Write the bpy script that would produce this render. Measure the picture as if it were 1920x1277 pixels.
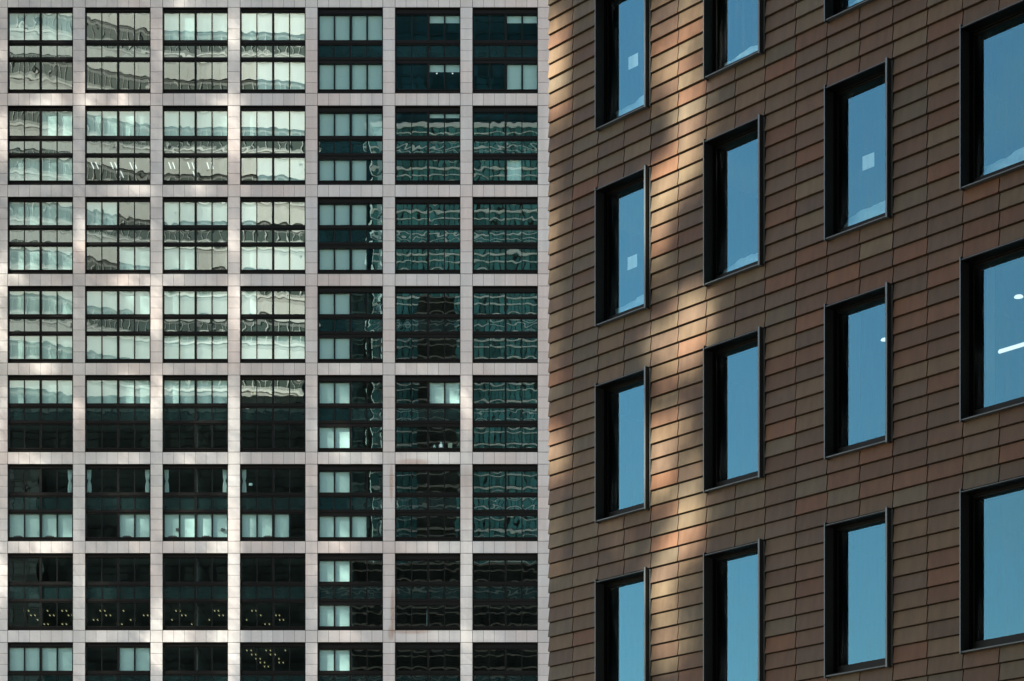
import bpy, math, random
from mathutils import Vector
random.seed(7)
scene = bpy.context.scene
for o in list(bpy.data.objects): bpy.data.objects.remove(o)
COL = scene.collection
R = math.radians

# ------------------------------------------------------------------ camera, sky, sun, exposure
F = 4000.0                       # focal length in photograph pixels
HY = 2012.0                      # horizon row in photograph pixels (level camera, shifted lens)
CZ = 1.6
cam = bpy.data.cameras.new("camera"); cam.sensor_width = 36; cam.lens = F / 1920 * 36
cam.shift_y = (HY - 638.5) / 1920; cam.clip_end = 3000; cam.clip_start = 0.5
co = bpy.data.objects.new("camera", cam); COL.objects.link(co)
co.location = (0, 0, CZ); co.rotation_euler = (R(90), 0, 0); scene.camera = co

SUN_EL = R(35); SUN_AZ = R(30)   # azimuth measured from -X towards -Y
S = Vector((-math.cos(SUN_EL) * math.cos(SUN_AZ), -math.cos(SUN_EL) * math.sin(SUN_AZ), math.sin(SUN_EL)))
world = bpy.data.worlds.new("World"); scene.world = world; world.use_nodes = True
wn = world.node_tree.nodes; wl = world.node_tree.links
bg = wn['Background']; sky = wn.new('ShaderNodeTexSky'); sky.sky_type = 'NISHITA'; sky.sun_disc = False
sky.sun_elevation = SUN_EL; sky.sun_rotation = math.atan2(S.x, S.y)
sky.air_density = 1.0; sky.dust_density = 0.1; sky.ozone_density = 1.5; sky.altitude = 600
tint = wn.new('ShaderNodeMix'); tint.data_type = 'RGBA'; tint.blend_type = 'MULTIPLY'; tint.inputs[0].default_value = 1.0
wl.new(sky.outputs[0], tint.inputs[6]); tint.inputs[7].default_value = (1.07, .86, .67, 1)   # the photograph's warm grading of the shade
wtc = wn.new('ShaderNodeTexCoord'); wmp = wn.new('ShaderNodeMapping'); wmp.inputs['Scale'].default_value = (3, 3, 9)
wnz = wn.new('ShaderNodeTexNoise'); wnz.inputs['Scale'].default_value = 2.2; wnz.inputs['Detail'].default_value = 6; wnz.inputs['Roughness'].default_value = .62
wmr = wn.new('ShaderNodeMapRange'); wmr.inputs[1].default_value = .52; wmr.inputs[2].default_value = .85; wmr.inputs[3].default_value = 0; wmr.inputs[4].default_value = .5
wcl = wn.new('ShaderNodeMix'); wcl.data_type = 'RGBA'; wcl.inputs[7].default_value = (4.6, 4.4, 4.0, 1)      # thin cirrus
wl.new(wtc.outputs['Generated'], wmp.inputs[0]); wl.new(wmp.outputs[0], wnz.inputs[0]); wl.new(wnz.outputs[0], wmr.inputs[0])
wl.new(wmr.outputs[0], wcl.inputs[0]); wl.new(tint.outputs[2], wcl.inputs[6])
wl.new(wcl.outputs[2], bg.inputs[0]); bg.inputs[1].default_value = 0.12
sun = bpy.data.lights.new("sun", 'SUN'); sun.energy = 4.5; sun.angle = R(0.5); sun.color = (1.0, 0.95, 0.82)
so = bpy.data.objects.new("sun", sun); COL.objects.link(so)
so.rotation_euler = S.to_track_quat('Z', 'Y').to_euler()
scene.view_settings.view_transform = 'Standard'; scene.view_settings.look = 'None'
scene.view_settings.exposure = 2.0; scene.view_settings.gamma = 1.0
cy = scene.cycles
cy.use_denoising = True; cy.max_bounces = 8; cy.diffuse_bounces = 3; cy.glossy_bounces = 4
cy.transparent_max_bounces = 12; cy.transmission_bounces = 4; cy.caustics_reflective = False; cy.caustics_refractive = False

# ------------------------------------------------------------------ helpers
def tag(o, label=None, cat=None, group=None, kind=None):
    if label: o['label'] = label
    if cat: o['category'] = cat
    if group: o['group'] = group
    if kind: o['kind'] = kind
    return o

def empty(name, loc=(0, 0, 0), rz=0, parent=None):
    o = bpy.data.objects.new(name, None); COL.objects.link(o)
    o.location = loc; o.rotation_euler = (0, 0, rz); o.parent = parent
    return o

class MB:
    def __init__(s): s.v = []; s.f = []; s.c = []; s.smooth = False
    def poly(s, pts, col=None):
        b = len(s.v); s.v += [tuple(p) for p in pts]; s.f.append(tuple(range(b, b + len(pts)))); s.c.append(col)
    def hexa(s, p, col=None):      # 8 points: bottom 0-3 (ccw), top 4-7
        b = len(s.v); s.v += [tuple(q) for q in p]
        for f in ((0, 3, 2, 1), (4, 5, 6, 7), (0, 1, 5, 4), (1, 2, 6, 5), (2, 3, 7, 6), (3, 0, 4, 7)):
            s.f.append(tuple(b + i for i in f)); s.c.append(col)
    def box(s, x0, x1, y0, y1, z0, z1, col=None):
        s.hexa([(x0, y0, z0), (x1, y0, z0), (x1, y1, z0), (x0, y1, z0), (x0, y0, z1), (x1, y0, z1), (x1, y1, z1), (x0, y1, z1)], col)
    def cyl(s, c, r0, r1, z0, z1, n=16, col=None):
        b = len(s.v)
        for z, r in ((z0, r0), (z1, r1)):
            for i in range(n):
                a = 2 * math.pi * i / n; s.v.append((c[0] + r * math.cos(a), c[1] + r * math.sin(a), z))
        for i in range(n):
            j = (i + 1) % n; s.f.append((b + i, b + j, b + n + j, b + n + i)); s.c.append(col)
        s.f.append(tuple(b + i for i in reversed(range(n)))); s.c.append(col)
        s.f.append(tuple(b + n + i for i in range(n))); s.c.append(col)
    def mesh(s, name, mat):
        me = bpy.data.meshes.new(name); me.from_pydata(s.v, [], s.f); me.materials.append(mat)
        if any(c is not None for c in s.c):
            at = me.color_attributes.new("tone", 'FLOAT_COLOR', 'CORNER'); k = 0; buf = []
            for p, c in zip(me.polygons, s.c):
                c = c or (1, 1, 1)
                for _ in p.loop_indices: buf += [c[0], c[1], c[2], 1]
            at.data.foreach_set('color', buf)
        if s.smooth: me.polygons.foreach_set('use_smooth', [True] * len(me.polygons))
        me.update(); return me
    def build(s, name, mat, parent=None, loc=(0, 0, 0)):
        o = bpy.data.objects.new(name, s.mesh(name, mat)); COL.objects.link(o)
        o.parent = parent; o.location = loc; return o

class NT:
    def __init__(s, name):
        s.m = bpy.data.materials.new(name); s.m.use_nodes = True; s.n = s.m.node_tree.nodes; s.l = s.m.node_tree.links
        s.n.clear(); s.out = s.n.new('ShaderNodeOutputMaterial')
    def add(s, t, **kw):
        n = s.n.new(t)
        for k, v in kw.items():
            if k.startswith('i_'):
                key = k[2:]; key = int(key) if key.isdigit() else key.replace('_', ' ')
                if isinstance(v, bpy.types.NodeSocket): s.l.new(v, n.inputs[key])
                else: n.inputs[key].default_value = v
            else: setattr(n, k, v)
        return n
    def link(s, a, b): s.l.new(a, b)

def c4(c): return (c[0], c[1], c[2], 1)

def simple(name, col, rough=0.6, metal=0.0, var=0.0, scale=3.0, spec=0.5, bump=0.0):
    t = NT(name); p = t.add('ShaderNodeBsdfPrincipled', i_Roughness=rough, i_Metallic=metal)
    p.inputs['Specular IOR Level'].default_value = spec
    tc = t.add('ShaderNodeTexCoord')
    nz = t.add('ShaderNodeTexNoise', i_Vector=tc.outputs['Object'], i_Scale=scale, i_Detail=5.0)
    mr = t.add('ShaderNodeMapRange', i_Value=nz.outputs[0]); mr.inputs[3].default_value = 1 - var; mr.inputs[4].default_value = 1 + var
    mx = t.add('ShaderNodeVectorMath', operation='SCALE', i_0=col[:3], i_Scale=mr.outputs[0])
    t.link(mx.outputs[0], p.inputs['Base Color'])
    if bump:
        b = t.add('ShaderNodeBump', i_Strength=bump, i_Distance=0.01, i_Height=nz.outputs[0]); t.link(b.outputs[0], p.inputs['Normal'])
    t.link(p.outputs[0], t.out.inputs[0]); return t.m

def glass(name, refl, trans, fac0, fac1, streak=0.0):
    """coated architectural glass: tinted see-through mixed with mirror reflection"""
    t = NT(name); g = t.add('ShaderNodeBsdfGlossy', i_Color=c4(refl), i_Roughness=0.0)
    tr = t.add('ShaderNodeBsdfTransparent', i_Color=c4(trans))
    lw = t.add('ShaderNodeLayerWeight', i_Blend=0.35)
    mr = t.add('ShaderNodeMapRange', i_Value=lw.outputs['Facing']); mr.inputs[3].default_value = fac0; mr.inputs[4].default_value = fac1
    mx = t.add('ShaderNodeMixShader', i_0=mr.outputs[0], i_1=tr.outputs[0], i_2=g.outputs[0])
    last = mx
    if streak:    # dust film, stays with the pane
        tc = t.add('ShaderNodeTexCoord'); mp = t.add('ShaderNodeMapping', i_Vector=tc.outputs['Object'], i_Scale=(14, 14, 1.2))
        nz = t.add('ShaderNodeTexNoise', i_Vector=mp.outputs[0], i_Scale=1.0, i_Detail=6.0)
        m2 = t.add('ShaderNodeMapRange', i_Value=nz.outputs[0]); m2.inputs[1].default_value = .45; m2.inputs[2].default_value = .8
        m2.inputs[3].default_value = 0; m2.inputs[4].default_value = streak
        d = t.add('ShaderNodeBsdfDiffuse', i_Color=(.5, .55, .55, 1))
        last = t.add('ShaderNodeMixShader', i_0=m2.outputs[0], i_1=mx.outputs[0], i_2=d.outputs[0])
    t.link(last.outputs[0], t.out.inputs[0]); return t.m

def emis(name, col, st):
    t = NT(name); e = t.add('ShaderNodeEmission', i_Color=c4(col), i_Strength=st); t.link(e.outputs[0], t.out.inputs[0]); return t.m

# stone: vertex tone per panel x fine grain, a few pink patches and rust stains with a shape of their own
def stone_mat():
    t = NT("pale_stone"); p = t.add('ShaderNodeBsdfPrincipled', i_Roughness=0.62)
    at = t.add('ShaderNodeAttribute', attribute_name="tone")
    geo = t.add('ShaderNodeNewGeometry')
    n1 = t.add('ShaderNodeTexNoise', i_Vector=geo.outputs['Position'], i_Scale=6.0, i_Detail=8.0)
    n2 = t.add('ShaderNodeTexNoise', i_Vector=geo.outputs['Position'], i_Scale=0.13, i_Detail=2.0)
    m1 = t.add('ShaderNodeMapRange', i_Value=n1.outputs[0]); m1.inputs[3].default_value = .9; m1.inputs[4].default_value = 1.1
    base = t.add('ShaderNodeMix', data_type='RGBA'); 
    m2 = t.add('ShaderNodeMapRange', i_Value=n2.outputs[0]); m2.inputs[1].default_value = .42; m2.inputs[2].default_value = .66
    t.link(m2.outputs[0], base.inputs[0]); base.inputs[6].default_value = (.57, .545, .53, 1); base.inputs[7].default_value = (.58, .50, .47, 1)
    mul = t.add('ShaderNodeMix', data_type='RGBA', blend_type='MULTIPLY'); mul.inputs[0].default_value = 1
    t.link(base.outputs[2], mul.inputs[6]); t.link(at.outputs['Color'], mul.inputs[7])
    last = mul.outputs[2]
    sx = t.add('ShaderNodeSeparateXYZ', i_0=geo.outputs['Position'])
    def px2(x, y): return ((x - 960) / F * 187, CZ + (HY - y) / F * 187)
    for (x, y, rx, ry, a) in ((734, 905, 4, 34, .75), (736, 1150, 4, 45, .8), (775, 866, 30, 6, .55), (733, 1187, 6, 14, .6), (770, 1184, 36, 5, .6), (875, 905, 12, 30, .25), (874, 930, 14, 60, .22)):
        X, Z = px2(x, y)
        dx = t.add('ShaderNodeMath', operation='SUBTRACT', i_0=sx.outputs[0], i_1=X); dx = t.add('ShaderNodeMath', operation='DIVIDE', i_0=dx.outputs[0], i_1=rx / 21.4)
        dz = t.add('ShaderNodeMath', operation='SUBTRACT', i_0=sx.outputs[2], i_1=Z); dz = t.add('ShaderNodeMath', operation='DIVIDE', i_0=dz.outputs[0], i_1=ry / 21.4)
        a2 = t.add('ShaderNodeMath', operation='MULTIPLY', i_0=dx.outputs[0], i_1=dx.outputs[0])
        r2 = t.add('ShaderNodeMath', operation='MULTIPLY_ADD', i_0=dz.outputs[0], i_1=dz.outputs[0], i_2=a2.outputs[0])
        k = t.add('ShaderNodeMapRange', i_Value=r2.outputs[0], interpolation_type='SMOOTHSTEP'); k.inputs[1].default_value = 0.1; k.inputs[2].default_value = 1.6
        k.inputs[3].default_value = a; k.inputs[4].default_value = 0
        w = t.add('ShaderNodeMath', operation='MULTIPLY', i_0=k.outputs[0], i_1=n1.outputs[0]); w = t.add('ShaderNodeMath', operation='MULTIPLY', i_0=w.outputs[0], i_1=1.6)
        mm = t.add('ShaderNodeMix', data_type='RGBA'); t.link(w.outputs[0], mm.inputs[0]); t.link(last, mm.inputs[6]); mm.inputs[7].default_value = (.36, .2, .13, 1)
        last = mm.outputs[2]
    smp = t.add('ShaderNodeMapping', i_Vector=geo.outputs['Position'], i_Scale=(1.6, 1.6, .16))
    n4 = t.add('ShaderNodeTexNoise', i_Vector=smp.outputs[0], i_Scale=1.0, i_Detail=6.0)      # rain streaks
    m4 = t.add('ShaderNodeMapRange', i_Value=n4.outputs[0]); m4.inputs[1].default_value = .3; m4.inputs[2].default_value = .7; m4.inputs[3].default_value = .90; m4.inputs[4].default_value = 1.05
    m5 = t.add('ShaderNodeMath', operation='MULTIPLY', i_0=m1.outputs[0], i_1=m4.outputs[0])
    fin = t.add('ShaderNodeVectorMath', operation='SCALE', i_0=last, i_Scale=m5.outputs[0])
    t.link(fin.outputs[0], p.inputs['Base Color'])
    b = t.add('ShaderNodeBump', i_Strength=.15, i_Distance=.01, i_Height=n1.outputs[0]); t.link(b.outputs[0], p.inputs['Normal'])
    t.link(p.outputs[0], t.out.inputs[0]); return t.m

def tile_mat():
    t = NT("glazed_terracotta"); p = t.add('ShaderNodeBsdfPrincipled', i_Roughness=0.5)
    p.inputs['Specular IOR Level'].default_value = .14
    at = t.add('ShaderNodeAttribute', attribute_name="tone"); tc = t.add('ShaderNodeTexCoord')
    n1 = t.add('ShaderNodeTexNoise', i_Vector=tc.outputs['Object'], i_Scale=2.6, i_Detail=3.0)
    n2 = t.add('ShaderNodeTexNoise', i_Vector=tc.outputs['Object'], i_Scale=60.0, i_Detail=4.0)
    mp = t.add('ShaderNodeMapping', i_Vector=tc.outputs['Object'], i_Scale=(5, 5, 1.2))
    n3 = t.add('ShaderNodeTexNoise', i_Vector=mp.outputs[0], i_Scale=2.0, i_Detail=3.0)
    hue = t.add('ShaderNodeMapRange', i_Value=n1.outputs[0]); hue.inputs[1].default_value = .3; hue.inputs[2].default_value = .7; hue.inputs[3].default_value = 0; hue.inputs[4].default_value = .35
    mx = t.add('ShaderNodeMix', data_type='RGBA'); t.link(hue.outputs[0], mx.inputs[0]); t.link(at.outputs['Color'], mx.inputs[6])
    mx2 = t.add('ShaderNodeMix', data_type='RGBA', blend_type='MULTIPLY'); mx2.inputs[0].default_value = 1; t.link(at.outputs['Color'], mx2.inputs[6]); mx2.inputs[7].default_value = (1.0, .86, .72, 1)
    t.link(mx2.outputs[2], mx.inputs[7])
    m1 = t.add('ShaderNodeMapRange', i_Value=n2.outputs[0]); m1.inputs[3].default_value = .9; m1.inputs[4].default_value = 1.1
    m3 = t.add('ShaderNodeMapRange', i_Value=n3.outputs[0]); m3.inputs[1].default_value = .3; m3.inputs[2].default_value = .7; m3.inputs[3].default_value = .88; m3.inputs[4].default_value = 1.14
    mm = t.add('ShaderNodeMath', operation='MULTIPLY', i_0=m1.outputs[0], i_1=m3.outputs[0])
    f = t.add('ShaderNodeVectorMath', operation='SCALE', i_0=mx.outputs[2], i_Scale=mm.outputs[0]); t.link(f.outputs[0], p.inputs['Base Color'])
    rr = t.add('ShaderNodeMapRange', i_Value=n3.outputs[0]); rr.inputs[3].default_value = .42; rr.inputs[4].default_value = .6; t.link(rr.outputs[0], p.inputs['Roughness'])
    b = t.add('ShaderNodeBump', i_Strength=.12, i_Distance=.01, i_Height=n3.outputs[0]); t.link(b.outputs[0], p.inputs['Normal'])
    t.link(p.outputs[0], t.out.inputs[0]); return t.m

def tone_mat(name, rough=.6):
    t = NT(name); p = t.add('ShaderNodeBsdfPrincipled', i_Roughness=rough); p.inputs['Specular IOR Level'].default_value = .03; at = t.add('ShaderNodeAttribute', attribute_name="tone")
    tc = t.add('ShaderNodeTexCoord'); n = t.add('ShaderNodeTexNoise', i_Vector=tc.outputs['Object'], i_Scale=.4, i_Detail=5.0)
    m = t.add('ShaderNodeMapRange', i_Value=n.outputs[0]); m.inputs[3].default_value = .85; m.inputs[4].default_value = 1.15
    f = t.add('ShaderNodeVectorMath', operation='SCALE', i_0=at.outputs['Color'], i_Scale=m.outputs[0]); t.link(f.outputs[0], p.inputs['Base Color'])
    t.link(p.outputs[0], t.out.inputs[0]); return t.m

M_STONE = stone_mat(); M_TILE = tile_mat()
M_BLACK = simple("black_anodised_metal", (.006, .006, .0055), .45, 0, .15, spec=.12)
M_GAP = simple("dark_joint", (.008, .007, .006), .9)
M_FIN = simple("charcoal_metal", (.085, .095, .093), .5, 0, .2, spec=.2)
M_LIP = simple("edge_highlight_grey", (.10, .115, .12), .45, .3)
M_GL = glass("teal_coated_glass", (.86, 1.0, .96), (.75, .95, .94), .22, .5)
M_SP = None
M_GR = glass("blue_coated_glass", (.31, .79, .98), (.72, .9, .92), .055, .60, .10)
M_BLIND = simple("roller_blind_fabric", (.82, .84, .82), .9, 0, .04, 8)
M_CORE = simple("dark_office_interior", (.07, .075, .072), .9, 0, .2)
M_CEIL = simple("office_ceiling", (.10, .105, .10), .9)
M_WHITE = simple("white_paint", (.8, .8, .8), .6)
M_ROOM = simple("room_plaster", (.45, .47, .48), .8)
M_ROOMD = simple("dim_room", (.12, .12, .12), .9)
M_SHEET = simple("clear_plastic_sheet", (.48, .53, .55), .5, 0, .2, 6, bump=.5)
M_LAMP = emis("office_lamp_glow", (1.0, .82, .42), .13)
M_LAMPW = emis("white_lamp_glow", (1.0, .95, .9), .3)
M_TONE = tone_mat("painted_cladding")
M_TONEG = tone_mat("satin_facade", .35)

def spandrel_mat():
    t = NT("back_painted_glass"); g = t.add('ShaderNodeBsdfGlossy', i_Color=(.85, 1, .98, 1), i_Roughness=0.0)
    d = t.add('ShaderNodeBsdfDiffuse', i_Color=(.009, .024, .024, 1))
    mx = t.add('ShaderNodeMixShader', i_0=.23, i_1=d.outputs[0], i_2=g.outputs[0]); t.link(mx.outputs[0], t.out.inputs[0]); return t.m
M_SP = spandrel_mat()

# ------------------------------------------------------------------ ground
g = MB(); n = 24
for i in range(n):
    for j in range(n):
        x0 = -1200 + i * 100; y0 = -1200 + j * 100; g.poly([(x0, y0, 0), (x0 + 100, y0, 0), (x0 + 100, y0 + 100, 0), (x0, y0 + 100, 0)])
tag(g.build("ground", simple("city_paving", (.09, .09, .088), .9, 0, .3, .2)), kind='structure')

# ------------------------------------------------------------------ pale stone office tower (far left)
ZF = 187.0
def PX(x, y, Y=ZF): return ((x - 960) / F * Y, CZ + (HY - y) / F * Y)
ROWS = [  # top, upper pane, spandrel, lower pane, bottom (photo rows)
    (13.8, 24.2, 76.1, 85.4, 108.2, 115.8, 168.3, 174.7),
    (198.1, 208.0, 255.4, 264.4, 288.0, 295.4, 339.0, 346.3)]
for k in range(6):
    t0 = 369.3 + 167.05 * k
    ROWS.append(tuple(t0 + d for d in (0, 9.3, 53.4, 62.0, 85.6, 93.0, 137.0, 144.0)))
CX = [14.6 + 145.27 * k for k in range(7)]; CW = 121.9
XL = (CX[0] - 23.4 - CW - 23.4 - 960) / F * ZF; XR = (CX[6] + CW + 23.4 - 960) / F * ZF
tower = empty("office_tower", (0, ZF, 0))
tag(tower, "office tower with a pale stone grid and dark glazed bays, left of the tiled building", "building")

# wall: stone panels on a dark backing
st = MB(); bk = MB()
def tone(): 
    v = random.gauss(1, .034); w = random.gauss(0, .006); return (v + w, v, v - w)
def panel(xa, xb, ya, yb, gx=.015, gz=.015):
    x0, z1 = PX(xa, ya); x1, z0 = PX(xb, yb)
    st.box(x0 + gx, x1 - gx, 0, .05, z0 + gz, z1 - gz, tone())
def back(xa, xb, ya, yb):
    x0, z1 = PX(xa, ya); x1, z0 = PX(xb, yb); bk.box(x0, x1, .03, .60, z0, z1)
YTOP = -60.0; YBOT = 1205.0 + 144.0
zb_bot = PX(0, ROWS[7][7])[1]
piers = [(CX[0] - 23.4, CX[0])] + [(CX[k] + CW, CX[k] + 145.27) for k in range(7)]
bands = [(-90.0, ROWS[0][0])] + [(ROWS[k][7], ROWS[k + 1][0]) for k in range(7)] + [(ROWS[7][7], ROWS[7][7] + 24)]
for (a, b) in piers:
    back(a, b, -90.0, ROWS[7][7] + 24)
    for k, r in enumerate(ROWS):
        nn = 8 if k == 0 else 7; h = (r[7] - r[0]) / nn
        for i in range(nn):
            ya = r[0] + i * h; yb = ya + h
            x0, z1 = PX(a, ya); x1, z0 = PX(b, yb)
            st.box(x0 + .03, x1 - .03, 0, .05, z0 + .014, z1 - .014, tone())
    for (ya, yb) in bands:
        nn = max(1, round((yb - ya) / 24))
        for i in range(nn): 
            q = (yb - ya) / nn; panel(a, b, ya + i * q, ya + (i + 1) * q, .03, .03)
for c in CX + [CX[0] - 145.27]:
    for (ya, yb) in bands:
        back(c, c + CW, ya, yb)
        nn = max(1, round((yb - ya) / 24)); q = (yb - ya) / nn
        for j in range(nn):
            for i in range(6): panel(c + i * CW / 6, c + (i + 1) * CW / 6, ya + j * q, ya + (j + 1) * q, .012, .03 if nn == 1 else .02)
# base below the visible storeys and blind end bay
x0 = XL; x1 = XR
zt = PX(0, ROWS[7][7] + 24)[1]
bk.box(x0, x1, .03, .6, 0, zt)
nz_ = 30
for i in range(nz_):
    for j in range(52):
        a = x0 + (x1 - x0) * j / 52; b = x0 + (x1 - x0) * (j + 1) / 52
        st.box(a + .015, b - .015, 0, .05, zt * i / nz_ + .015, zt * (i + 1) / nz_ - .015, tone())
xa = PX(CX[0] - 23.4 - CW, 0)[0]; xb = PX(CX[0] - 23.4, 0)[0]
bk.box(xa, xb, .3, .6, zt, PX(0, ROWS[0][0])[1])
xq = PX(CX[0] - 145.27 - 23.4, 0)[0]
ztop = PX(0, -90)[1]
bk.box(XL, xa, .03, .6, zt, ztop)
wall = st.build("wall", M_STONE, tower); bk.build("joint_backing", M_GAP, tower)
sl = MB()
for k in range(-1, 8):      # slab zones between storeys
    if k >= 0: sl.box(XL + .1, XR - .1, .62, 15, PX(0, ROWS[k][5], ZF + .3)[1] + .02, PX(0, ROWS[k][2], ZF + .3)[1] - .02)
    ya = ROWS[k][6] if k >= 0 else -90; yb = ROWS[k + 1][1] if k < 7 else ROWS[7][7] + 24
    sl.box(XL + .1, XR - .1, .62, 15, PX(0, yb, ZF + .3)[1] + .02, PX(0, ya, ZF + .3)[1] - .02)
sl.build("floor_slab", M_CEIL, tower)
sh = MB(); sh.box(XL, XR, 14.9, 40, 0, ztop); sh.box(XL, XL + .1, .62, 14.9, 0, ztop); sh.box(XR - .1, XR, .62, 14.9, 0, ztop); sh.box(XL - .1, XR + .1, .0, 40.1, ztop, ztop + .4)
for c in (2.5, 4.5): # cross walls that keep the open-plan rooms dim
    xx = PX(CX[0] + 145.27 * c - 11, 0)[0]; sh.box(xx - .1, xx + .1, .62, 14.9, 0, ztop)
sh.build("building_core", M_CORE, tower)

# blinds drawn per pane: (upper, lower); 1 = full, fraction = pulled that far down
BL = {
 (0,0):("1111","0000"),(0,2):("1111","0000"),(0,3):("1111","0111"),(0,4):("1111","1111"),(0,5):("00tt","00tt"),(0,6):("00tt","0011"),
 (1,0):("0011","1111"),(1,1):("1111","0000"),(1,2):("1111","0000"),(1,3):("1111","0111"),(1,4):("1111","1110"),(1,5):("00ss","0000"),(1,6):("0000","0010"),
 (2,0):("1111","1111"),(2,1):("1100","0011"),(2,2):("1111","1100"),(2,3):("1000","1111"),(2,4):("1110","1110"),
 (3,0):("1111","1111"),(3,1):("1111","1111"),(3,2):("1111","1111"),(3,3):("1000","1111"),(3,4):("1100","1100"),
 (4,0):("1111","0000"),(4,1):("1111","0000"),(4,2):("1111","0000"),(4,4):("1100","1100"),(4,5):("0011","0000"),
 (5,0):("0000","1111"),(5,1):("0000","0011"),(5,2):("0000","1111"),(5,3):("0000","1110"),(5,4):("1100","1110"),
 (6,4):("1100","1100"),(7,0):("1111","0000"),(7,1):("0011","0000"),(7,4):("1100","1100")}
GD = .30                                    # glass depth behind the stone face
PANES = [(2.6, 30.4), (31.9, 59.9), (63.6, 91.6), (93.3, 121.0)]
def wavy(mb, x0, x1, z0, z1, amp, nx=10, nz=9):
    """one pane as a very slightly bowed, tilted and rippled sheet (fractions of a millimetre)"""
    b = len(mb.v); w = x1 - x0; h = z1 - z0
    bow = random.gauss(.8, .6) * amp; tx = random.gauss(0, .45) * amp; tz = random.gauss(0, .35) * amp
    rip = [(random.uniform(1.5, 6) * random.choice((-1, 1)), random.uniform(1.5, 6), random.uniform(0, 6.3), random.gauss(0, .13) * amp) for _ in range(4)]
    for j in range(nz + 1):
        for i in range(nx + 1):
            u = i / nx * 2 - 1; v = j / nz * 2 - 1
            d = -bow * .00045 * (1 - u * u) * (1 - v ** 4) * 1.3 + tx * .0003 * u + tz * .0003 * v
            for (fx, fz, ph, a) in rip: d += a * .00045 * math.sin(fx * u + fz * v + ph)
            mb.v.append((x0 + w * i / nx, d, z0 + h * j / nz))
    for j in range(nz):
        for i in range(nx):
            q = b + j * (nx + 1) + i; mb.f.append((q, q + 1, q + nx + 2, q + nx + 1)); mb.c.append(None)
    mb.smooth = True

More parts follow.
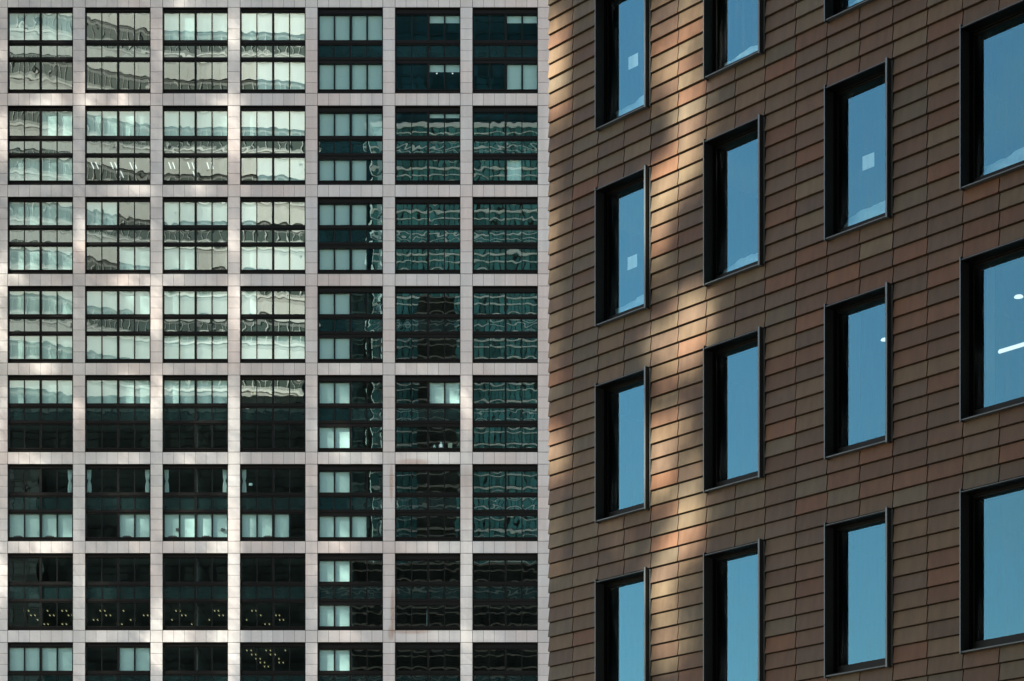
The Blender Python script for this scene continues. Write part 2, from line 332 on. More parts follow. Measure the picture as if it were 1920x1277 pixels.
for r, row in enumerate(ROWS):
    for c, cx in enumerate(CX):
        ox, oz = PX(cx, row[7]); 
        def lx(x, Y=ZF): return PX(x, 0, Y)[0] - ox
        def lz(y, Y=ZF): return PX(0, y, Y)[1] - oz
        YG = ZF + GD
        hd = 4.3 if c >= 4 else 0.0         # deeper black header on the right-hand bays
        fr = MB()
        W = lx(cx + CW); H = lz(row[0])
        fr.box(0.004, .045, .04, .6, 0.004, H - .004); fr.box(W - .045, W - .004, .04, .6, .004, H - .004)
        fr.box(.047, W - .047, .06, .6, H - .05, H - .006); fr.box(.047, W - .047, .06, .6, .006, .04)
        X0 = lx(cx + PANES[0][0], YG); X1 = lx(cx + PANES[3][1], YG)
        fr.box(.047, X0, .24, .58, .042, H - .052); fr.box(X1, W - .047, .24, .58, .042, H - .052)
        def bar(ya, yb, d=.20, e=.58): fr.box(X0, X1, d, e, lz(yb, ZF + GD), lz(ya, ZF + GD))
        e = .004
        fr.box(X0, X1, .22, .58, lz(row[1] + hd, YG), H - .052)
        fr.box(X0, X1, .15, .218, lz(row[1] + hd - 2.6, YG), lz(row[1] + hd - 1.4, YG)) 
        bar(row[2], row[3]); fr.box(X0, X1, .14, .198, lz(row[3] - 2.4, YG), lz(row[3] - 4.6, YG))
        bar(row[4], row[5] + hd, .20); fr.box(X0, X1, .14, .198, lz(row[5] - 2.2, YG), lz(row[5] - 4.4, YG))
        fr.box(X0, X1, .22, .58, .042, lz(row[6], YG)); fr.box(X0, X1, .15, .218, lz(row[6] + 2.6, YG), lz(row[6] + 1.4, YG))
        for (ya, yb) in ((row[1] + hd, row[2]), (row[3], row[4]), (row[5] + hd, row[6])):
            for i in range(3):
                d = .17 if i == 1 else .235
                fr.box(lx(cx + PANES[i][1], YG), lx(cx + PANES[i + 1][0], YG), d, .42, lz(yb, YG), lz(ya, YG))
        win = fr.build("window", M_BLACK, tower, (ox, 0, oz))
        gl = MB(); gl2 = MB(); sp = MB()
        for i, (a, b) in enumerate(PANES):
            xa = lx(cx + a, YG) - .01; xb = lx(cx + b, YG) + .01
            amp = 1.15 if c >= 4 else 1.15
            wavy(gl, xa, xb, lz(row[2], YG) - .01, lz(row[1] + hd, YG) + .01, amp)
            wavy(gl2, xa, xb, lz(row[6], YG) - .01, lz(row[5] + hd, YG) + .01, amp)
            wavy(sp, xa, xb, lz(row[4], YG) - .01, lz(row[3], YG) + .01, 1.7 if c >= 4 else 1.1)
        gl.build("pane", M_GL, win, (0, GD, 0)); gl2.build("pane", M_GL, win, (0, GD, 0)); sp.build("spandrel_panel", M_SP, win, (0, GD, 0))
        up, lo = BL.get((r, c), ("0000", "0000"))
        for s_, ya, yb in ((up, row[1] + hd, row[2]), (lo, row[5] + hd, row[6])):
            for pr in (0, 2):
                bm = MB()
                for i in (pr, pr + 1):
                    if s_[i] == '0': continue
                    fr_ = {'1': 1.0, 't': .27, 's': .16}[s_[i]]
                    Yb = YG + .16
                    a = lx(cx + PANES[i][0] + 1.2, Yb); b = lx(cx + PANES[i][1] - .4, Yb)
                    zt_ = lz(ya + 2.2, Yb); zb_ = zt_ + (lz(yb, Yb) - zt_) * fr_
                    N = 6
                    for q in range(N):      # fabric with a very slight sag between its edges
                        u0 = q / N; u1 = (q + 1) / N; s0 = .02 * math.sin(math.pi * u0); s1 = .02 * math.sin(math.pi * u1)
                        A = a + (b - a) * u0; B = a + (b - a) * u1
                        bm.hexa([(A, s0, zb_), (B, s1, zb_), (B, s1 + .004, zb_), (A, s0 + .004, zb_), (A, s0, zt_), (B, s1, zt_), (B, s1 + .004, zt_), (A, s0 + .004, zt_)])
                    bm.box(a, b, -.012, .016, zb_ - .03, zb_ + .0)
                    bm.box(a, b, .03, .09, zt_, zt_ + .05)
                if bm.v: bm.build("roller_blind", M_BLIND, win, (0, GD + .16, 0))
        if r == 5 and c < 4:      # gathered curtains at the bay edges of the sixth row
            for side in ((0,) if c == 3 else (1,) if c == 0 else (0, 1)):
                cm = MB(); a = cx + (3.4 if side == 0 else 112.5); Yb = YG + .2; n_ = 14
                xs = [lx(a, Yb) + .38 * q / n_ for q in range(n_ + 1)]
                z0_ = lz(row[2] - .5, Yb); z1_ = lz(row[1] + 1, Yb)
                for q in range(n_):
                    for j in range(8):
                        za = z0_ + (z1_ - z0_) * j / 8; zb = z0_ + (z1_ - z0_) * (j + 1) / 8
                        pin = lambda j_, x_: x_ + (xs[n_ // 2] - x_) * (.45 if j_ == 4 else .1 if j_ in (3, 5) else 0)
                        f_ = lambda q_, j_: .05 * math.sin(q_ * 1.9 + .5 * j_)
                        cm.poly([(pin(j, xs[q]), f_(q, j), za), (pin(j, xs[q + 1]), f_(q + 1, j), za), (pin(j + 1, xs[q + 1]), f_(q + 1, j + 1), zb), (pin(j + 1, xs[q]), f_(q, j + 1), zb)])
                cm.smooth = True; cm.build("curtain", M_BLIND, win, (0, GD + .2, 0))

# ceiling lamps seen through the dark panes
lampm = None
def lamp(name, x, y, Y, mat, label, group, L=.4, w=.075):
    global lampm
    key = (name, mat.name, L)
    X, Z = PX(x, y, Y)
    if key not in LM:
        b = MB(); b.box(-w / 2, w / 2, -L / 2, L / 2, 0, .04); b.box(-w / 2 + .01, w / 2 - .01, -L / 2 + .05, L / 2 - .05, .0405, .07)
        o = b.build(name, mat, None, (X, Y, Z)); LM[key] = o
    else:
        o = LM[key].copy(); COL.objects.link(o); o.location = (X, Y, Z)
    tag(o, label, "lamp", group); return o
LM = {}
def depth(y, ypane):      # depth of a ceiling lamp from its photo row and the row of the pane head
    zc = PX(0, ypane, ZF + .3)[1] - .10; return (zc - CZ) / ((HY - y) / F)
ORD = ["first", "second", "third", "fourth", "fifth", "sixth", "seventh", "eighth"]
def bayname(x): return ORD[min(6, int((x - CX[0]) // 145.27))]
row7 = [(44.5,1146),(52.5,1146),(57,1154.5),(64.5,1154.5),(69.5,1163),(76,1163),(88,1146),(92.5,1154.5),(100,1154.5),(82,1171),(89,1171),(115.5,1146),(123.5,1146),(127.5,1154.5),(134.5,1154.5),(116,1171),(123.5,1171),
 (187,1146),(195.5,1146),(198,1154.5),(206,1154.5),(174.5,1163),(182,1163),(230.5,1146),(268.5,1154.5),(276,1154.5),(244,1163),(251.5,1163),(219.5,1171),(227.5,1171),
 (329,1146),(336.5,1146),(340,1154.5),(347,1154.5),(321.5,1163),(383.5,1163),(391.5,1163),(358.5,1171),(365.5,1171),(401.5,1146),(408.5,1146),(410,1154.5),(417.5,1154.5),
 (471.5,1146),(479,1146),(480.5,1154.5),(488,1154.5),(461.5,1163),(496,1171),(504,1171),(516.5,1154.5),(523,1154.5),(523.5,1163),(530.5,1163)]
for (x, y) in row7:
    Y = depth(y, ROWS[6][5]); lamp("ceiling_lamp", x + 1, y, Y, M_LAMP, "small yellow ceiling lamp glowing in the dark %s bay from left, seventh row" % bayname(x), "lit ceiling lamps behind the dark panes")
for (x, y) in [(172.5,311),(181,311),(209,311),(216.5,311),(245,311),(253,311),(220.5,327.5),(228,327.5),(317.5,311),(325,311),(353,311),(361,311),(389,311),(397,311),(363,327.5),(371,327.5)]:
    Y = depth(y, ROWS[1][5]); lamp("ceiling_lamp", x + 1, y, Y, M_LAMPW, "white strip ceiling lamp glowing in the %s bay from left, second row" % bayname(x), "lit ceiling lamps behind the dark panes", 1.3)
for (x, y) in [(463,1220.3),(471,1220.3),(472,1228),(479.5,1228),(480,1236),(488,1236),(488,1243),(496,1243),(496,1250.5),(503,1250.5),(499,1220.3),(507,1220.3),(507,1228),(516,1228),(523,1236),(523.5,1243),(531,1243),(535,1220.3)]:
    Y = depth(y, ROWS[7][1]); lamp("ceiling_lamp", x, y, Y, M_LAMP, "small warm ceiling lamp glowing behind the dark panes, fourth bay from left, bottom row", "lit ceiling lamps behind the dark panes")
for (x, y) in [(471.5,737.5),(477.5,737.5),(506.5,737.5)]:
    Y = depth(y, ROWS[4][1] - 0); lamp("ceiling_lamp", x, y, Y, M_LAMP, "small warm ceiling lamp behind the upper panes, fourth bay from left, fifth row", "lit ceiling lamps behind the dark panes")
for (x, y, r_) in [(819,138,0),(848.5,138,0),(819.5,224.5,1),(848.5,224.5,1),(820,391,2),(849,391,2),(820,474.5,2),(849,474.5,2),(819.5,557.5,3)]:
    ph = ROWS[r_][1] if y < (ROWS[r_][3]) else ROWS[r_][5]
    Y = ZF + 2.5; lamp("ceiling_downlight", x, y, Y, M_LAMPW, "tiny white downlight glowing in the sixth bay from left, %s row" % ORD[r_], "tiny downlights in the sixth column of bays", .16, .12)

# small things on the window sills
def sill(name, x, y, Y, w, h, mat, label, cat, kind='box', group=None):
    X, Z = PX(x, y, Y); b = MB()
    if kind == 'box':
        b.box(-w / 2, w / 2, -.1, .1, 0, h * .8); b.box(-w / 2 - .015, w / 2 + .015, -.115, .115, h * .8, h)
    elif kind == 'bottle':
        b.cyl((0, 0), w / 2, w / 2 * .95, 0, h * .55); b.cyl((0, 0), w / 2 * .9, w / 5, h * .552, h * .75); b.cyl((0, 0), w / 5, w / 5, h * .752, h)
    elif kind == 'tray':
        b.box(-w / 2, w / 2, -.12, .12, 0, h * .5); b.box(-w * .3, w * .3, -.08, .08, h * .502, h)
    elif kind == 'sheet':
        b.box(-w / 2, w / 2, 0, .012, 0, h)
    return tag(b.build(name, mat, None, (X, Y, Z)), label, cat, group)
M_DKB = simple("dark_plastic", (.02, .03, .03), .5); M_LT = simple("pale_card", (.75, .85, .82), .7)
YS = ZF + .36
sill("paper_notice", 470, 910.5, YS, .3, .22, M_LT, "small pale paper stuck on the dark pane, fourth bay from left, sixth row", "paper", 'sheet')
sill("bottle", 814.5, 840, ZF + .48, .28, .26, M_LT, "smallest pale container on the sill, sixth bay from left, fifth row", "container", 'bottle')
sill("jar", 827, 840, ZF + .48, .44, .5, M_LT, "tallest pale jar on the sill, sixth bay from left, fifth row", "container", 'bottle')
sill("cardboard_box", 844, 840, ZF + .48, .36, .4, simple("beige_card", (.6, .55, .45), .8), "beige box on the sill beside two pale containers, sixth bay from left, fifth row", "box")
for (x, r_, t_) in ((34, 5, "first"), (93, 5, "second"), (238, 5, "third"), (324, 5, "fourth"), (387, 5, "fifth"), (502, 5, "sixth")):
    sill("desk_tray", x, ROWS[5][6] - .2, ZF + .37, .75, .12, M_DKB, "dark flat tray on the sixth row sills, %s from the left" % t_, "tray", 'tray', "dark trays along the sixth row sills")
for x, t_ in ((333, "left"), (417.5, "right")):
    sill("dark_box", x, ROWS[5][5] + 32, ZF + .38, .28, .2, M_DKB, "small dark square box before pale blinds, third bay of sixth row, %s one" % t_, "box", 'box')
b = sill("white_post", 801, 1173, ZF + .40, .09, 1.35, M_LT, "slim pale upright bar behind the glass, sixth bay from left, seventh row", "post", 'sheet')

# ------------------------------------------------------------------ tile-clad building (right)
TH = math.atan2(.746, .666)
CORNER = (.636, 36.34)
TW = .6125; RH = .25; ZREF = 16.25
tb = empty("tiled_building", (CORNER[0], CORNER[1], 0), -TH)
tag(tb, "building clad in overlapping brown terracotta tiles with deep black framed windows, on the right", "building")
NC = 22; ZTOP = ZREF + 8 * 3.25 / 3.25 * 1 + 0
k0 = -int(ZREF / RH) ; k1 = 52
def in_win(ci, ri):     # ri: row index, tile spans ZREF+ri*RH .. +RH ; windows: 9 rows down from each head, every 13 rows
    if ci % 4 in (2, 3) and 2 <= ci <= 19:
        return (ri % 13) >= 4 and -52 <= ri < 26      # heads at ZREF + 13k
    return False
pal = [(.215, .120, .080), (.185, .110, .078), (.165, .112, .086), (.175, .135, .098), (.190, .160, .118), (.165, .148, .118), (.155, .118, .098), (.24, .13, .082), (.150, .112, .088), (.2, .15, .105)]
pw = [7, 12, 15, 9, 5, 5, 13, 2, 13, 6]
pwl = [3, 6, 8, 14, 18, 18, 10, 2, 8, 16]
tl = MB()
for ci in range(NC):
    for ri in range(k0, k1):
        if in_win(ci, ri): continue
        x0 = ci * TW - (.004 if ci else -.003) + .008; x1 = (ci + 1) * TW - .004 - .008
        z0 = ZREF + ri * RH + .021; z1 = ZREF + (ri + 1) * RH + .004
        c = random.choices(pal, pw if ci > 7 else pwl)[0]; c = tuple(.86 * q + .14 * m_ for q, m_ in zip(c, (.188, .128, .092))); v = random.gauss(1, .07); col = (c[0] * v * .70, c[1] * v * .625, c[2] * v * .51)
        jl = random.gauss(0, .0012)
        yb = -.044 + jl; yt = -.010 + jl
        # front face split so that the tile is very slightly dished, like fired clay
        tl.hexa([(x0, yb, z0), (x1, yb, z0), (x1, 0.0, z0), (x0, 0.0, z0), (x0, yt, z1), (x1, yt, z1), (x1, .001, z1), (x0, .001, z1)], col)
tl.build("tile_cladding", M_TILE, tb)
# backing wall with openings, floors and the rest of the body
bw = MB(); XE = NC * TW; zt2 = ZREF + k1 * RH
heads = [ZREF + 3.25 * k for k in (-3, -2, -1, 0, 1, 2)]
xs = [(ci * TW - .004, (ci + 2) * TW - .004) for ci in (2, 6, 10, 14, 18)]
prev = 0
for (a, b) in xs: bw.box(prev, a, .003, .30, 0, zt2); prev = b
bw.box(prev, XE, .003, .30, 0, zt2)
for (a, b) in xs:
    zz = 0
    for h in heads:
        bw.box(a, b, .003, .30, zz, h - 9 * RH); zz = h
    bw.box(a, b, .003, .30, zz, zt2)
bw.build("wall", M_GAP, tb)
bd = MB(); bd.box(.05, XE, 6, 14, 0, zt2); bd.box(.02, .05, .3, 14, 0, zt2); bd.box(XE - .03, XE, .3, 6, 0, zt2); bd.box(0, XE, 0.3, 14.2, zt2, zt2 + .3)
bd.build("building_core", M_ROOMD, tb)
fl = MB()
for h in heads: fl.box(.06, XE - .05, .31, 5.99, h + .15, h + .5)
fl.box(.06, XE - .05, .31, 5.99, heads[0] - 3.1, heads[0] - 2.75)
fl.build("floor_slab", M_ROOMD, tb)
pt = MB()      # partitions, pale columns behind some windows
for ci in (4, 8, 12, 16): pt.box(ci * TW, ci * TW + .1, .31, 5.99, 0, zt2)
pt.build("partition", M_ROOMD, tb)

WW = 2 * TW; WH = 9 * RH
def tile_window(ci, h):
    w = empty("window", (ci * TW - .004, 0, h - WH), 0, tb)
    f = MB()      # projecting fins, head and sill
    P = .105
    f.box(.004, .022, -P, .34, -.03, WH + .03); f.box(WW - .075, WW - .045, -P, .34, -.03, WH + .03)
    hd_ = MB(); hd_.box(.022, WW - .075, -P + .012, .34, WH - .028, WH - .010); hd_.build("head", M_BLACK, w); f.box(.022, WW - .075, -P + .012, .34, -.012, .006)
    f.box(WW - .045, WW - .006, -.03, .30, 0, WH)
    f.build("surround", M_FIN, w)
    l = MB()  # lighter strips: light caught by the fin bevels, put into the colour
    l.box(.003, .021, -P - .004, -P - .0005, -.03, WH + .03); l.box(WW - .076, WW - .044, -P - .004, -P - .0005, -.03, WH + .03)
    l.box(.024, WW - .077, -P + .007, -P + .0115, WH - .016, WH - .009); l.box(.024, WW - .077, -P + .007, -P + .0115, -.013, -.006)
    l.build("edge_highlight", M_LIP, w)
    s = MB(); D = .09; fw = .045
    x0 = .023; x1 = WW - .076; z0 = .007; z1 = WH - .029
    for (q, dd) in ((0, D), (1, D + .03)):
        a = fw * q * .8; e = fw * (q + 1) * .8; aw = a * .7; ew = e * .7
        s.box(x0 + a, x0 + e, dd, .39, z0 + aw, z1 - aw); s.box(x1 - ew, x1 - aw, dd, .39, z0 + aw, z1 - aw)
        s.box(x0 + e, x1 - ew, dd, .39, z1 - ew, z1 - aw); s.box(x0 + e, x1 - ew, dd, .39, z0 + aw * 1.6, z0 + ew * 1.6 + .02 + .05 * q)
    s.build("frame", M_BLACK, w)
    gx0 = x0 + fw * 1.6; gx1 = x1 - fw * 1.12; gz0 = z0 + fw * 1.8 + .065; gz1 = z1 - fw * 1.12
    gm = MB(); wavy(gm, gx0 - .005, gx1 + .005, gz0 - .005, gz1 + .005, 1.2, 10, 16); gm.build("pane", M_GR, w, (0, .165, 0))
    return (gx0, gx1, gz0, gz1)
LV = {0: heads[4], 1: heads[3], 2: heads[2], 3: heads[1], 4: heads[0]}
for ci in (2, 6, 10, 14):
    for L in (0, 1, 2, 3): box_ = tile_window(ci, LV[L])
GX0, GX1, GZ0, GZ1 = box_

def tb_thing(name, mb, mat, loc, label, cat, group=None, rx=0):
    """a loose thing inside the tiled building, placed in that building's own axes"""
    c, s_ = math.cos(-TH), math.sin(-TH)
    X = CORNER[0] + loc[0] * c - loc[1] * s_; Y = CORNER[1] + loc[0] * s_ + loc[1] * c
    o = mb.build(name, mat, None, (X, Y, loc[2])); o.rotation_euler = (rx, 0, -TH)
    return tag(o, label, cat, group)
# paper squares on three panes
for ci, L, zc, xc, t_ in ((2, 0, .985, .62, "uppermost window of the leftmost column"), (2, 1, .94, .60, "second window down in the leftmost column"), (10, 1, 1.03, .61, "top full window of the third column")):
    b = MB(); b.box(-.11, .11, 0, .003, -.105, .105)
    tb_thing("paper_notice", b, M_WHITE, (ci * TW + xc, .172, LV[L] - WH + zc), "square white paper stuck on the blue glass, %s" % t_, "paper", "white paper squares on the tiled building's windows")
# crumpled sheets on the sills
def sheet(ci, L, hgt, sd, t_):
    rnd = random.Random(sd); b = MB(); n_ = 26; m_ = 8; a = GX0 - .30; e = GX1
    def ht(u): return hgt * .85 * (.60 + .40 * math.sin(min(1, u * 1.02) * math.pi / 2) ** 1.2) + .006 * math.sin(9 * u + sd)
    idx = {}
    for j in range(m_ + 1):
        for i in range(n_ + 1):
            u = i / n_; v = j / m_
            z = GZ0 + ht(u) * v; y = .24 + .08 * v * v + .018 * math.sin(14 * u + 6 * v + sd) + .012 * math.sin(31 * u - 9 * v) + rnd.gauss(0, .004)
            b.v.append((a + (e - a) * u, y, z + rnd.gauss(0, .003)))
    for j in range(m_):
        for i in range(n_):
            q = j * (n_ + 1) + i; b.f.append((q, q + 1, q + n_ + 2, q + n_ + 1)); b.c.append(None)
    b.smooth = True
    tb_thing("plastic_sheet", b, M_SHEET, (ci * TW - .004, 0, LV[L] - WH), "pale crumpled sheet heaped behind the glass, %s" % t_, "sheet", "pale sheets behind the tiled building's windows")
for args in ((2, 0, .34, 1, "cut-off window at the top of the leftmost column"), (2, 1, .30, 2, "second window down of the leftmost column"), (6, 0, .28, 3, "cut-off window at the top of the second column"),
             (6, 1, .30, 4, "top full window of the second column"), (10, 1, .36, 5, "top full window of the third column"), (10, 0, .25, 6, "cut-off window at the top of the third column"), (14, 1, .34, 7, "upper window of the rightmost column")): sheet(*args)
# blinds / pale walls behind the lower windows
def inner_blind(ci, L, x0=0.0, x1=1.0, y=.60, mat=M_WHITE):
    b = MB(); a = GX0 - .1 + (GX1 - GX0 + .2) * x0; e = GX0 - .1 + (GX1 - GX0 + .2) * x1
    b.box(a, e, 0, .006, -.1, WH); b.box(a, e, -.03, .03, WH, WH + .06); b.box(a, e, -.01, .016, -.13, -.1)
    o = b.build("roller_blind", mat, tb, (ci * TW, y, LV[L] - WH)); return o
# lamps in the third and fourth columns
def downlight(ci, L, px, py, t_):
    pass
def ray_to(px, py, yl):     # where the sight line through a photo pixel meets local depth yl of the tiled building
    d = Vector(((px - 960) / F, 1, (HY - py) / F)); nrm = Vector((.746, .666, 0)); nrm.normalize()
    p0 = Vector((CORNER[0], CORNER[1], 0)); cam_ = Vector((0, 0, CZ))
    k = ((p0 + nrm * yl - cam_).dot(nrm)) / d.dot(nrm); P = cam_ + d * k
    q = P - p0; u = Vector((.666, -.746, 0)).normalized(); return (q.dot(u), q.dot(nrm), P.z)
for (px, py, yl, r_, t_) in ((1659, 637.5, 1.0, .06, "in the middle window of the third column"), (1910, 557, 1.2, .065, "in the middle window of the rightmost column")):
    b = MB(); b.cyl((0, 0), r_, r_, -.004, .006, 20); b.cyl((0, 0), r_ * .8, r_ * .8, .0065, .02, 20)
    tb_thing("ceiling_downlight", b, M_LAMPW, ray_to(px, py, yl), "round white ceiling lamp behind blue glass, %s" % t_, "lamp", "round lamps behind the blue glass")
b = MB(); b.box(0, 1.6, -.018, .018, -.012, .022); b.box(.01, 1.6, -.014, .014, .0225, .035)
tb_thing("linear_lamp", b, M_LAMPW, ray_to(1873, 661, .8), "long glowing white strip lamp behind the blue glass, middle window of the rightmost column", "lamp")
pc = MB(); 
for ci in (10, 14): pc.box(ci * TW - .55, ci * TW - .13, .66, .9, LV[2] - 3.0, LV[2] + .14)
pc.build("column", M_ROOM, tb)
wg = MB(); wg.box(15, 15.4, -7, .0, 0, zt2)  # added unseen wing that blocks sky light from the facade's right end
for k in range(int(zt2 / .25)): wg.box(14.96, 14.995, -7, -.05, k * .25 + .02, k * .25 + .25)
wg.build("added_shade_wing", simple("added_wing_brown", (.06, .045, .038), .7), tb)

# ------------------------------------------------------------------ city behind the camera: what the glass reflects; added screens shade the two facades
def MZ(y, Y): return CZ + (HY - y) / F * (2 * ZF - Y)          # height that mirrors to photo row y
def MX(x, Y): return (x - 960) / F * (2 * ZF - Y)
# sunlit pale banded building
Y0 = -75; R0 = Vector((MX(592, Y0), Y0, 0)); TG = Vector((-.6, -.8, 0)); NM = Vector((-.8, .6, 0))
pb = empty("banded_building", (R0.x, R0.y, 0)); tag(pb, "sunlit pale tower with sloping dark window bands mirrored in the left bays of glass", "building")
pm = MB(); LEN = 175; NS = 36
def ramp(tanv, t):
    return CZ + (tanv + .00010 * t + .0022 * math.sin(t * .05 + 1)) * (449 + .8 * t)
def strip(t0, t1, ta, tb_, off, col):
    A = TG * t0 + NM * off; B = TG * t1 + NM * off; a2 = TG * t0; b2 = TG * t1
    p = lambda v, z: (v.x, v.y, z)
    z00, z01, z10, z11 = ramp(ta, t0), ramp(ta, t1), ramp(tb_, t0), ramp(tb_, t1)
    pm.hexa([p(A, z00), p(B, z01), p(b2, z01), p(a2, z00), p(A, z10), p(B, z11), p(b2, z11), p(a2, z10)], col)
pale = (.82, .80, .77); green = (.045, .075, .062)
def dim(c, t): k = 1 if t < 22 else max(.55, 1 - (t - 22) / 60); return tuple(q * k for q in c)
dark = (.03, .035, .03)
tv = .26; PT = .0224; LEN = 200; NS = 40
while tv < .50:
    for i in range(NS):
        t0 = LEN * i / NS; t1 = LEN * (i + 1) / NS
        strip(t0 + .05, t1 - .05, tv, tv + .0105, .9, dim(pale, t0)); strip(t0, t1, tv + .0105, tv + .0117, 1.2, dim((.88, .86, .82), t0 * .6))
        strip(t0 + .3, t1, tv + .0117, tv + .0213, .3, dim(green, t0)); strip(t0 + .0, t0 + .3, tv + .0117, tv + .0213, .5, dim(pale, t0))
        strip(t0, t1, tv + .0213, tv + PT, .6, dark)
    for i in range(NS):      # mid-tone strips painted to blur the mirrored band edges
        t0 = LEN * i / NS; t1 = LEN * (i + 1) / NS; mid = tuple((a_ + b_) / 2 for a_, b_ in zip(pale, green))
        strip(t0, t1, tv + .0085, tv + .0105, .94, dim(tuple(.72 * q for q in pale), t0)); strip(t0, t1, tv + .0117, tv + .0135, .42, dim(mid, t0)); strip(t0, t1, tv + .0195, tv + .0213, .42, dim(tuple(.6 * q for q in mid), t0))
    tv += PT
pm.build("facade", M_TONE, pb)
bb = MB(); A = TG * -.5; B = TG * (LEN + .5); q = -NM * 30
bb.hexa([(A.x, A.y, 0), (B.x, B.y, 0), (B.x + q.x, B.y + q.y, 0), (A.x + q.x, A.y + q.y, 0), (A.x, A.y, 262), (B.x, B.y, 330), (B.x + q.x, B.y + q.y, 330), (A.x + q.x, A.y + q.y, 262)])
bb.build("building_core", M_CORE, pb)

def grid_tower(name, label, xa, xb, ytop, Y, dep, glassc, linec, fl=40, ml=14, linew=.45):
    """plain curtain-wall tower: floor glass, pale floor lines, dark mullions"""
    X0, X1 = MX(xa, Y), MX(xb, Y); H = MZ(ytop, Y)
    t = empty(name, ((X0 + X1) / 2, Y, 0)); tag(t, label, "building"); h = (X1 - X0) / 2
    b = MB(); b.box(-h, h, -dep, 0, 0, H, dark); 
    pp = (2 * ZF - Y) / F; fh = fl * pp; mw = ml * pp
    nf = int(H / fh); nm = max(1, int(2 * h / mw))
    f = MB(); ln = MB()
    for k in range(nf + 1):
        z1 = H - k * fh; z0 = max(0.0, z1 - fh)
        for i in range(nm):
            v = random.choice((.8, 1, 1, 1.15, .6)) * random.uniform(.85, 1.15); a = -h + 2 * h * i / nm; e = -h + 2 * h * (i + 1) / nm
            f.box(a + .13, e - .13, 0, .08, z0 + .2, z1 - .2, tuple(c * v for c in glassc))
        ln.box(-h, h, 0, .35, z1 - linew, z1, linec); ln.box(-h, h, 0, .25, z1 - fh * .45, z1 - fh * .45 + linew * .55, linec)
    b.build("building_core", M_TONE, t); f.build("curtain_wall", M_TONEG, t); ln.build("floor_bands", M_TONE, t)
    return t
gt = grid_tower("glass_tower", "teal curtain-wall tower with pale floor lines mirrored in the right bays of glass", 697, 1180, 232, -20, 40, (.10, .31, .32), (.8, .88, .84))
Hg = MZ(226, -20); Xg = MX(694, -20)
ch = MB(); wx = MX(723, -20) - Xg
for k in range(int(Hg / 4)):
    z = k * 4; ch.hexa([(Xg, -21.7, z), (Xg + wx, -18.2, z), (Xg + wx, -21, z), (Xg, -22, z), (Xg, -21.7, z + 3.6), (Xg + wx, -18.2, z + 3.6), (Xg + wx, -21, z + 3.6), (Xg, -22, z + 3.6)], (.42, .62, .62))
c_ = ch.build("corner_bay", M_TONEG, gt); c_.location = (-(MX(697, -20) + MX(1180, -20)) / 2, 20, 0)
cap = MB(); cap.box(Xg - .2, MX(1180, -20), -60, -19.85, MZ(232, -20) + .02, MZ(232, -20) + .5); o_ = cap.build("parapet", M_WHITE, gt); o_.location = (-(MX(697, -20) + MX(1180, -20)) / 2, 20, 0)
grid_tower("dark_tower", "dark brown tower mirrored in the middle of the sixth column of bays", 782, 856, 548, -12, 6, (.03, .035, .03), (.2, .2, .18))
grid_tower("dark_tower", "narrow dark tower mirrored in the fifth column of bays", 655, 688, 545, -12, 8, (.035, .07, .07), (.1, .16, .15))
grid_tower("dark_block", "broad dark block mirrored in the lowest right bays", 590, 1180, 1052, -8, 3.5, (.018, .022, .02), (.16, .15, .13))
grid_tower("dark_block", "broad dark block mirrored in the lower left bays", -60, 588, 770, -60, 12, (.045, .06, .055), (.03, .035, .035), 36, 26, .3)

grid_tower("added_blue_tower", "tall dark blue tower added to darken the sky mirrored in the upper right bays", 583, 1200, -60, -48, 14, (.012, .055, .075), (.016, .05, .065), 40, 28, .3)  # added unseen tower: darkens what the upper right panes mirror
grid_tower("grey_block", "grey block mirrored in the lowest bays at the far left edge", -80, 74, 868, -50, 6, (.12, .15, .14), (.10, .12, .11), 30, 24, .3)
grid_tower("grey_block", "grey block added for a soft mirrored tone above the dark lower left panes", -70, 588, 742, -66, 4, (.17, .21, .19), (.24, .27, .25), 30, 30, .3)  # added unseen block: its middle tone softens the mirrored dark edge
# added unseen screens: holes shaped to throw soft sun patches on the facades
import itertools
BAY = [[0, 8, 2, 10], [12, 4, 14, 6], [3, 11, 1, 9], [15, 7, 13, 5]]
def blob(x, y, L):
    v = 0
    for (bx, by, rx, ry, a) in L:
        d = ((x - bx) / rx) ** 2 + ((y - by) / ry) ** 2
        if d < 4: v += a * math.exp(-d)
    return v
rn = random.Random(3)
mott = []
for i in range(190):
    x = rn.uniform(-30, 470); y = rn.uniform(-20, 1290)
    mott.append((x, y, rn.uniform(10, 30), rn.uniform(18, 60), rn.uniform(.08, .72)))
LB = [(439, 760, 13, 70, .9), (439, 900, 13, 90, 1.0), (439, 1080, 13, 110, .9), (439, 1220, 13, 70, .8), (445, 440, 14, 70, .6), (446, 570, 14, 80, .7), (455, 330, 10, 60, .4), (455, 200, 12, 60, .5), (452, 60, 12, 60, .5),
      (655, 692, 40, 18, .35), (790, 692, 40, 18, .3), (660, 858, 36, 14, .75), (815, 858, 46, 16, .95), (640, 1025, 34, 14, .75), (815, 1025, 60, 14, .8), (640, 1192, 30, 14, .7), (835, 1192, 60, 14, .7),
      (876, 770, 11, 65, 1.0), (876, 1060, 11, 60, .9), (876, 1210, 11, 80, .95), (874, 950, 10, 50, .3), (920, 1192, 22, 12, .5), (960, -300, 1, 1, 0)]
LW = [(630, 740, 34, 30, .5), (630, 815, 36, 30, .9), (630, 900, 34, 30, .5), (630, 985, 36, 30, .6), (630, 1070, 34, 30, .8), (630, 1150, 34, 26, .7), (625, 1240, 36, 30, .8),
      (836, 740, 30, 22, .9), (490, 985, 28, 26, .6), (365, 985, 70, 26, .35), (700, 800, 12, 60, .3), (702, 920, 12, 60, .4)]
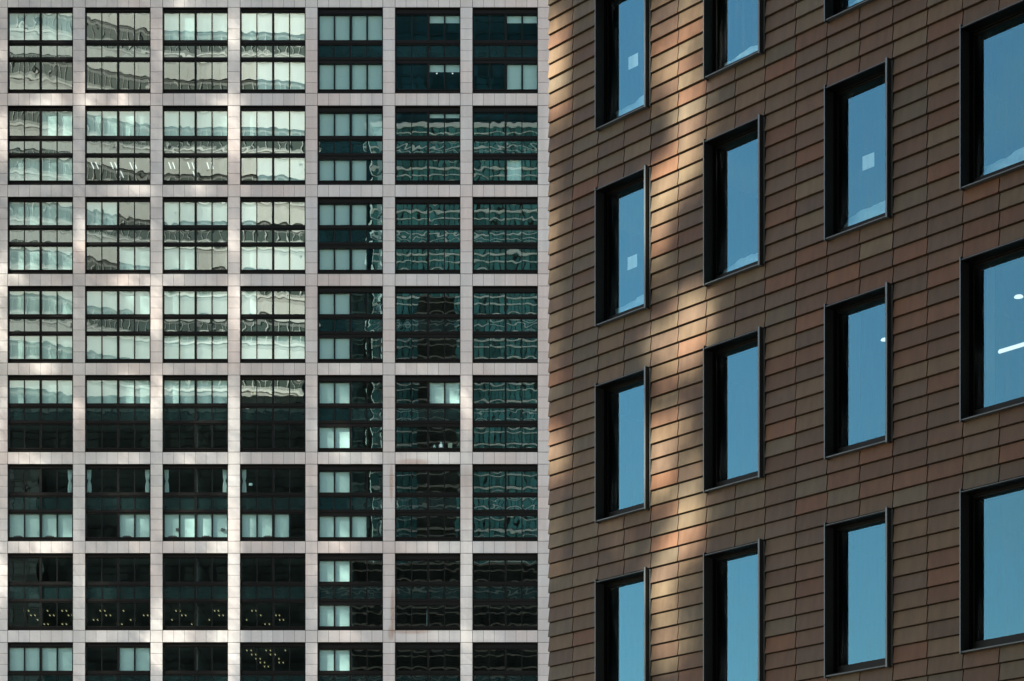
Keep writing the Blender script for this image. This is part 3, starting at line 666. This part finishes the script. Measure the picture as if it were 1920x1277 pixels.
def TL(x, y):
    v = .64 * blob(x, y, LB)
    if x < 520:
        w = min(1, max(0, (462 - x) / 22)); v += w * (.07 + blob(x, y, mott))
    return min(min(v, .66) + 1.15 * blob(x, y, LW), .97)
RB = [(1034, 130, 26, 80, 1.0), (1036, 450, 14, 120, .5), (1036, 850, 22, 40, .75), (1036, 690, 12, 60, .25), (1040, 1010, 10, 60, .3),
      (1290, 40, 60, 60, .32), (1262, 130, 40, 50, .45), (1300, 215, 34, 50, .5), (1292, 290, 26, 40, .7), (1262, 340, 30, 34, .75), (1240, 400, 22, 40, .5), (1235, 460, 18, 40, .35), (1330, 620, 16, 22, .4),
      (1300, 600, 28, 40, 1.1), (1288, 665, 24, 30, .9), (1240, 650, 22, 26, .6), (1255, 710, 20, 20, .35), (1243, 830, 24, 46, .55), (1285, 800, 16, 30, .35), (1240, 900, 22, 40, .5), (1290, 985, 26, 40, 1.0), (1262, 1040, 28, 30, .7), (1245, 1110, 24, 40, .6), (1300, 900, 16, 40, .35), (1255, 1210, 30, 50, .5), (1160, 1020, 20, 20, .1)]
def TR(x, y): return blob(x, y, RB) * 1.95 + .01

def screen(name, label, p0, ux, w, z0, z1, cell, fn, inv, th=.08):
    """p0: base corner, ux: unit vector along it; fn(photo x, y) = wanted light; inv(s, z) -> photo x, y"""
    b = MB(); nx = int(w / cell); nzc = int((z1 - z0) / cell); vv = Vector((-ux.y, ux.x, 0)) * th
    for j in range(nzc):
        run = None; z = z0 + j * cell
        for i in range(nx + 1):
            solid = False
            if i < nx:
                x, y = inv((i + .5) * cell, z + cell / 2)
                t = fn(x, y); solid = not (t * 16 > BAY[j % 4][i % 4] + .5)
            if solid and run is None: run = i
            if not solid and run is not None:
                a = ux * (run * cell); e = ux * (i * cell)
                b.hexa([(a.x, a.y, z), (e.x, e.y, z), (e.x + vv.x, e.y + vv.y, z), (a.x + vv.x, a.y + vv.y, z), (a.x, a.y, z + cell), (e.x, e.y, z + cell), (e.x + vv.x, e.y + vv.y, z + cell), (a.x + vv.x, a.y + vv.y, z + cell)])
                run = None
    root = empty(name, (p0[0], p0[1], 0)); tag(root, label, "building")  # unseen blocker added to shape the sunlight
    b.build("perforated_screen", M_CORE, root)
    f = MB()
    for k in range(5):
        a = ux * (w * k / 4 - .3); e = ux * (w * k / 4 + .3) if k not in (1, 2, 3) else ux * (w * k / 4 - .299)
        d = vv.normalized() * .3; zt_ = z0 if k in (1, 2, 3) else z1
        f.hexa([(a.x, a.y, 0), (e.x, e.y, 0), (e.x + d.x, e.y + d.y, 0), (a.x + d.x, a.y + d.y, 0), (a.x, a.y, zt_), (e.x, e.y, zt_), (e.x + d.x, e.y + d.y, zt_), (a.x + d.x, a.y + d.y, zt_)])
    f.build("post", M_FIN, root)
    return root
kz = math.tan(SUN_EL)
hL = 67.0; hx = -math.cos(SUN_AZ) * hL; hy = -math.sin(SUN_AZ) * hL; hz = kz * hL
xs0 = XL - 2; wL = 62
def invL(s, z):
    X = xs0 + s; Z = z - hz; return (960 + X / ZF * F, HY - (Z - CZ) / ZF * F)
screen("added_light_screen", "tall unseen perforated screen added to cast sun patches on the stone tower", (xs0 + hx, ZF + hy), Vector((1, 0, 0)), XR + 1.5 - xs0, 25 + hz, 104 + hz, .30, TL, invL)
hR = 50.0; rx_, ry_, rz_ = -math.cos(SUN_AZ) * hR, -math.sin(SUN_AZ) * hR, kz * hR
u = Vector((.666, -.746, 0)).normalized()
def invR(s, z):
    t = s - 3; X = CORNER[0] + u.x * t; Y = CORNER[1] + u.y * t; Z = z - rz_
    return (960 + X / Y * F, HY - (Z - CZ) / Y * F)
screen("added_light_screen", "lower unseen perforated screen added to cast sun patches on the tiled facade", (CORNER[0] - 3 * u.x + rx_, CORNER[1] - 3 * u.y + ry_), u, 20, 2 + rz_, 24 + rz_, .14, TR, invR)
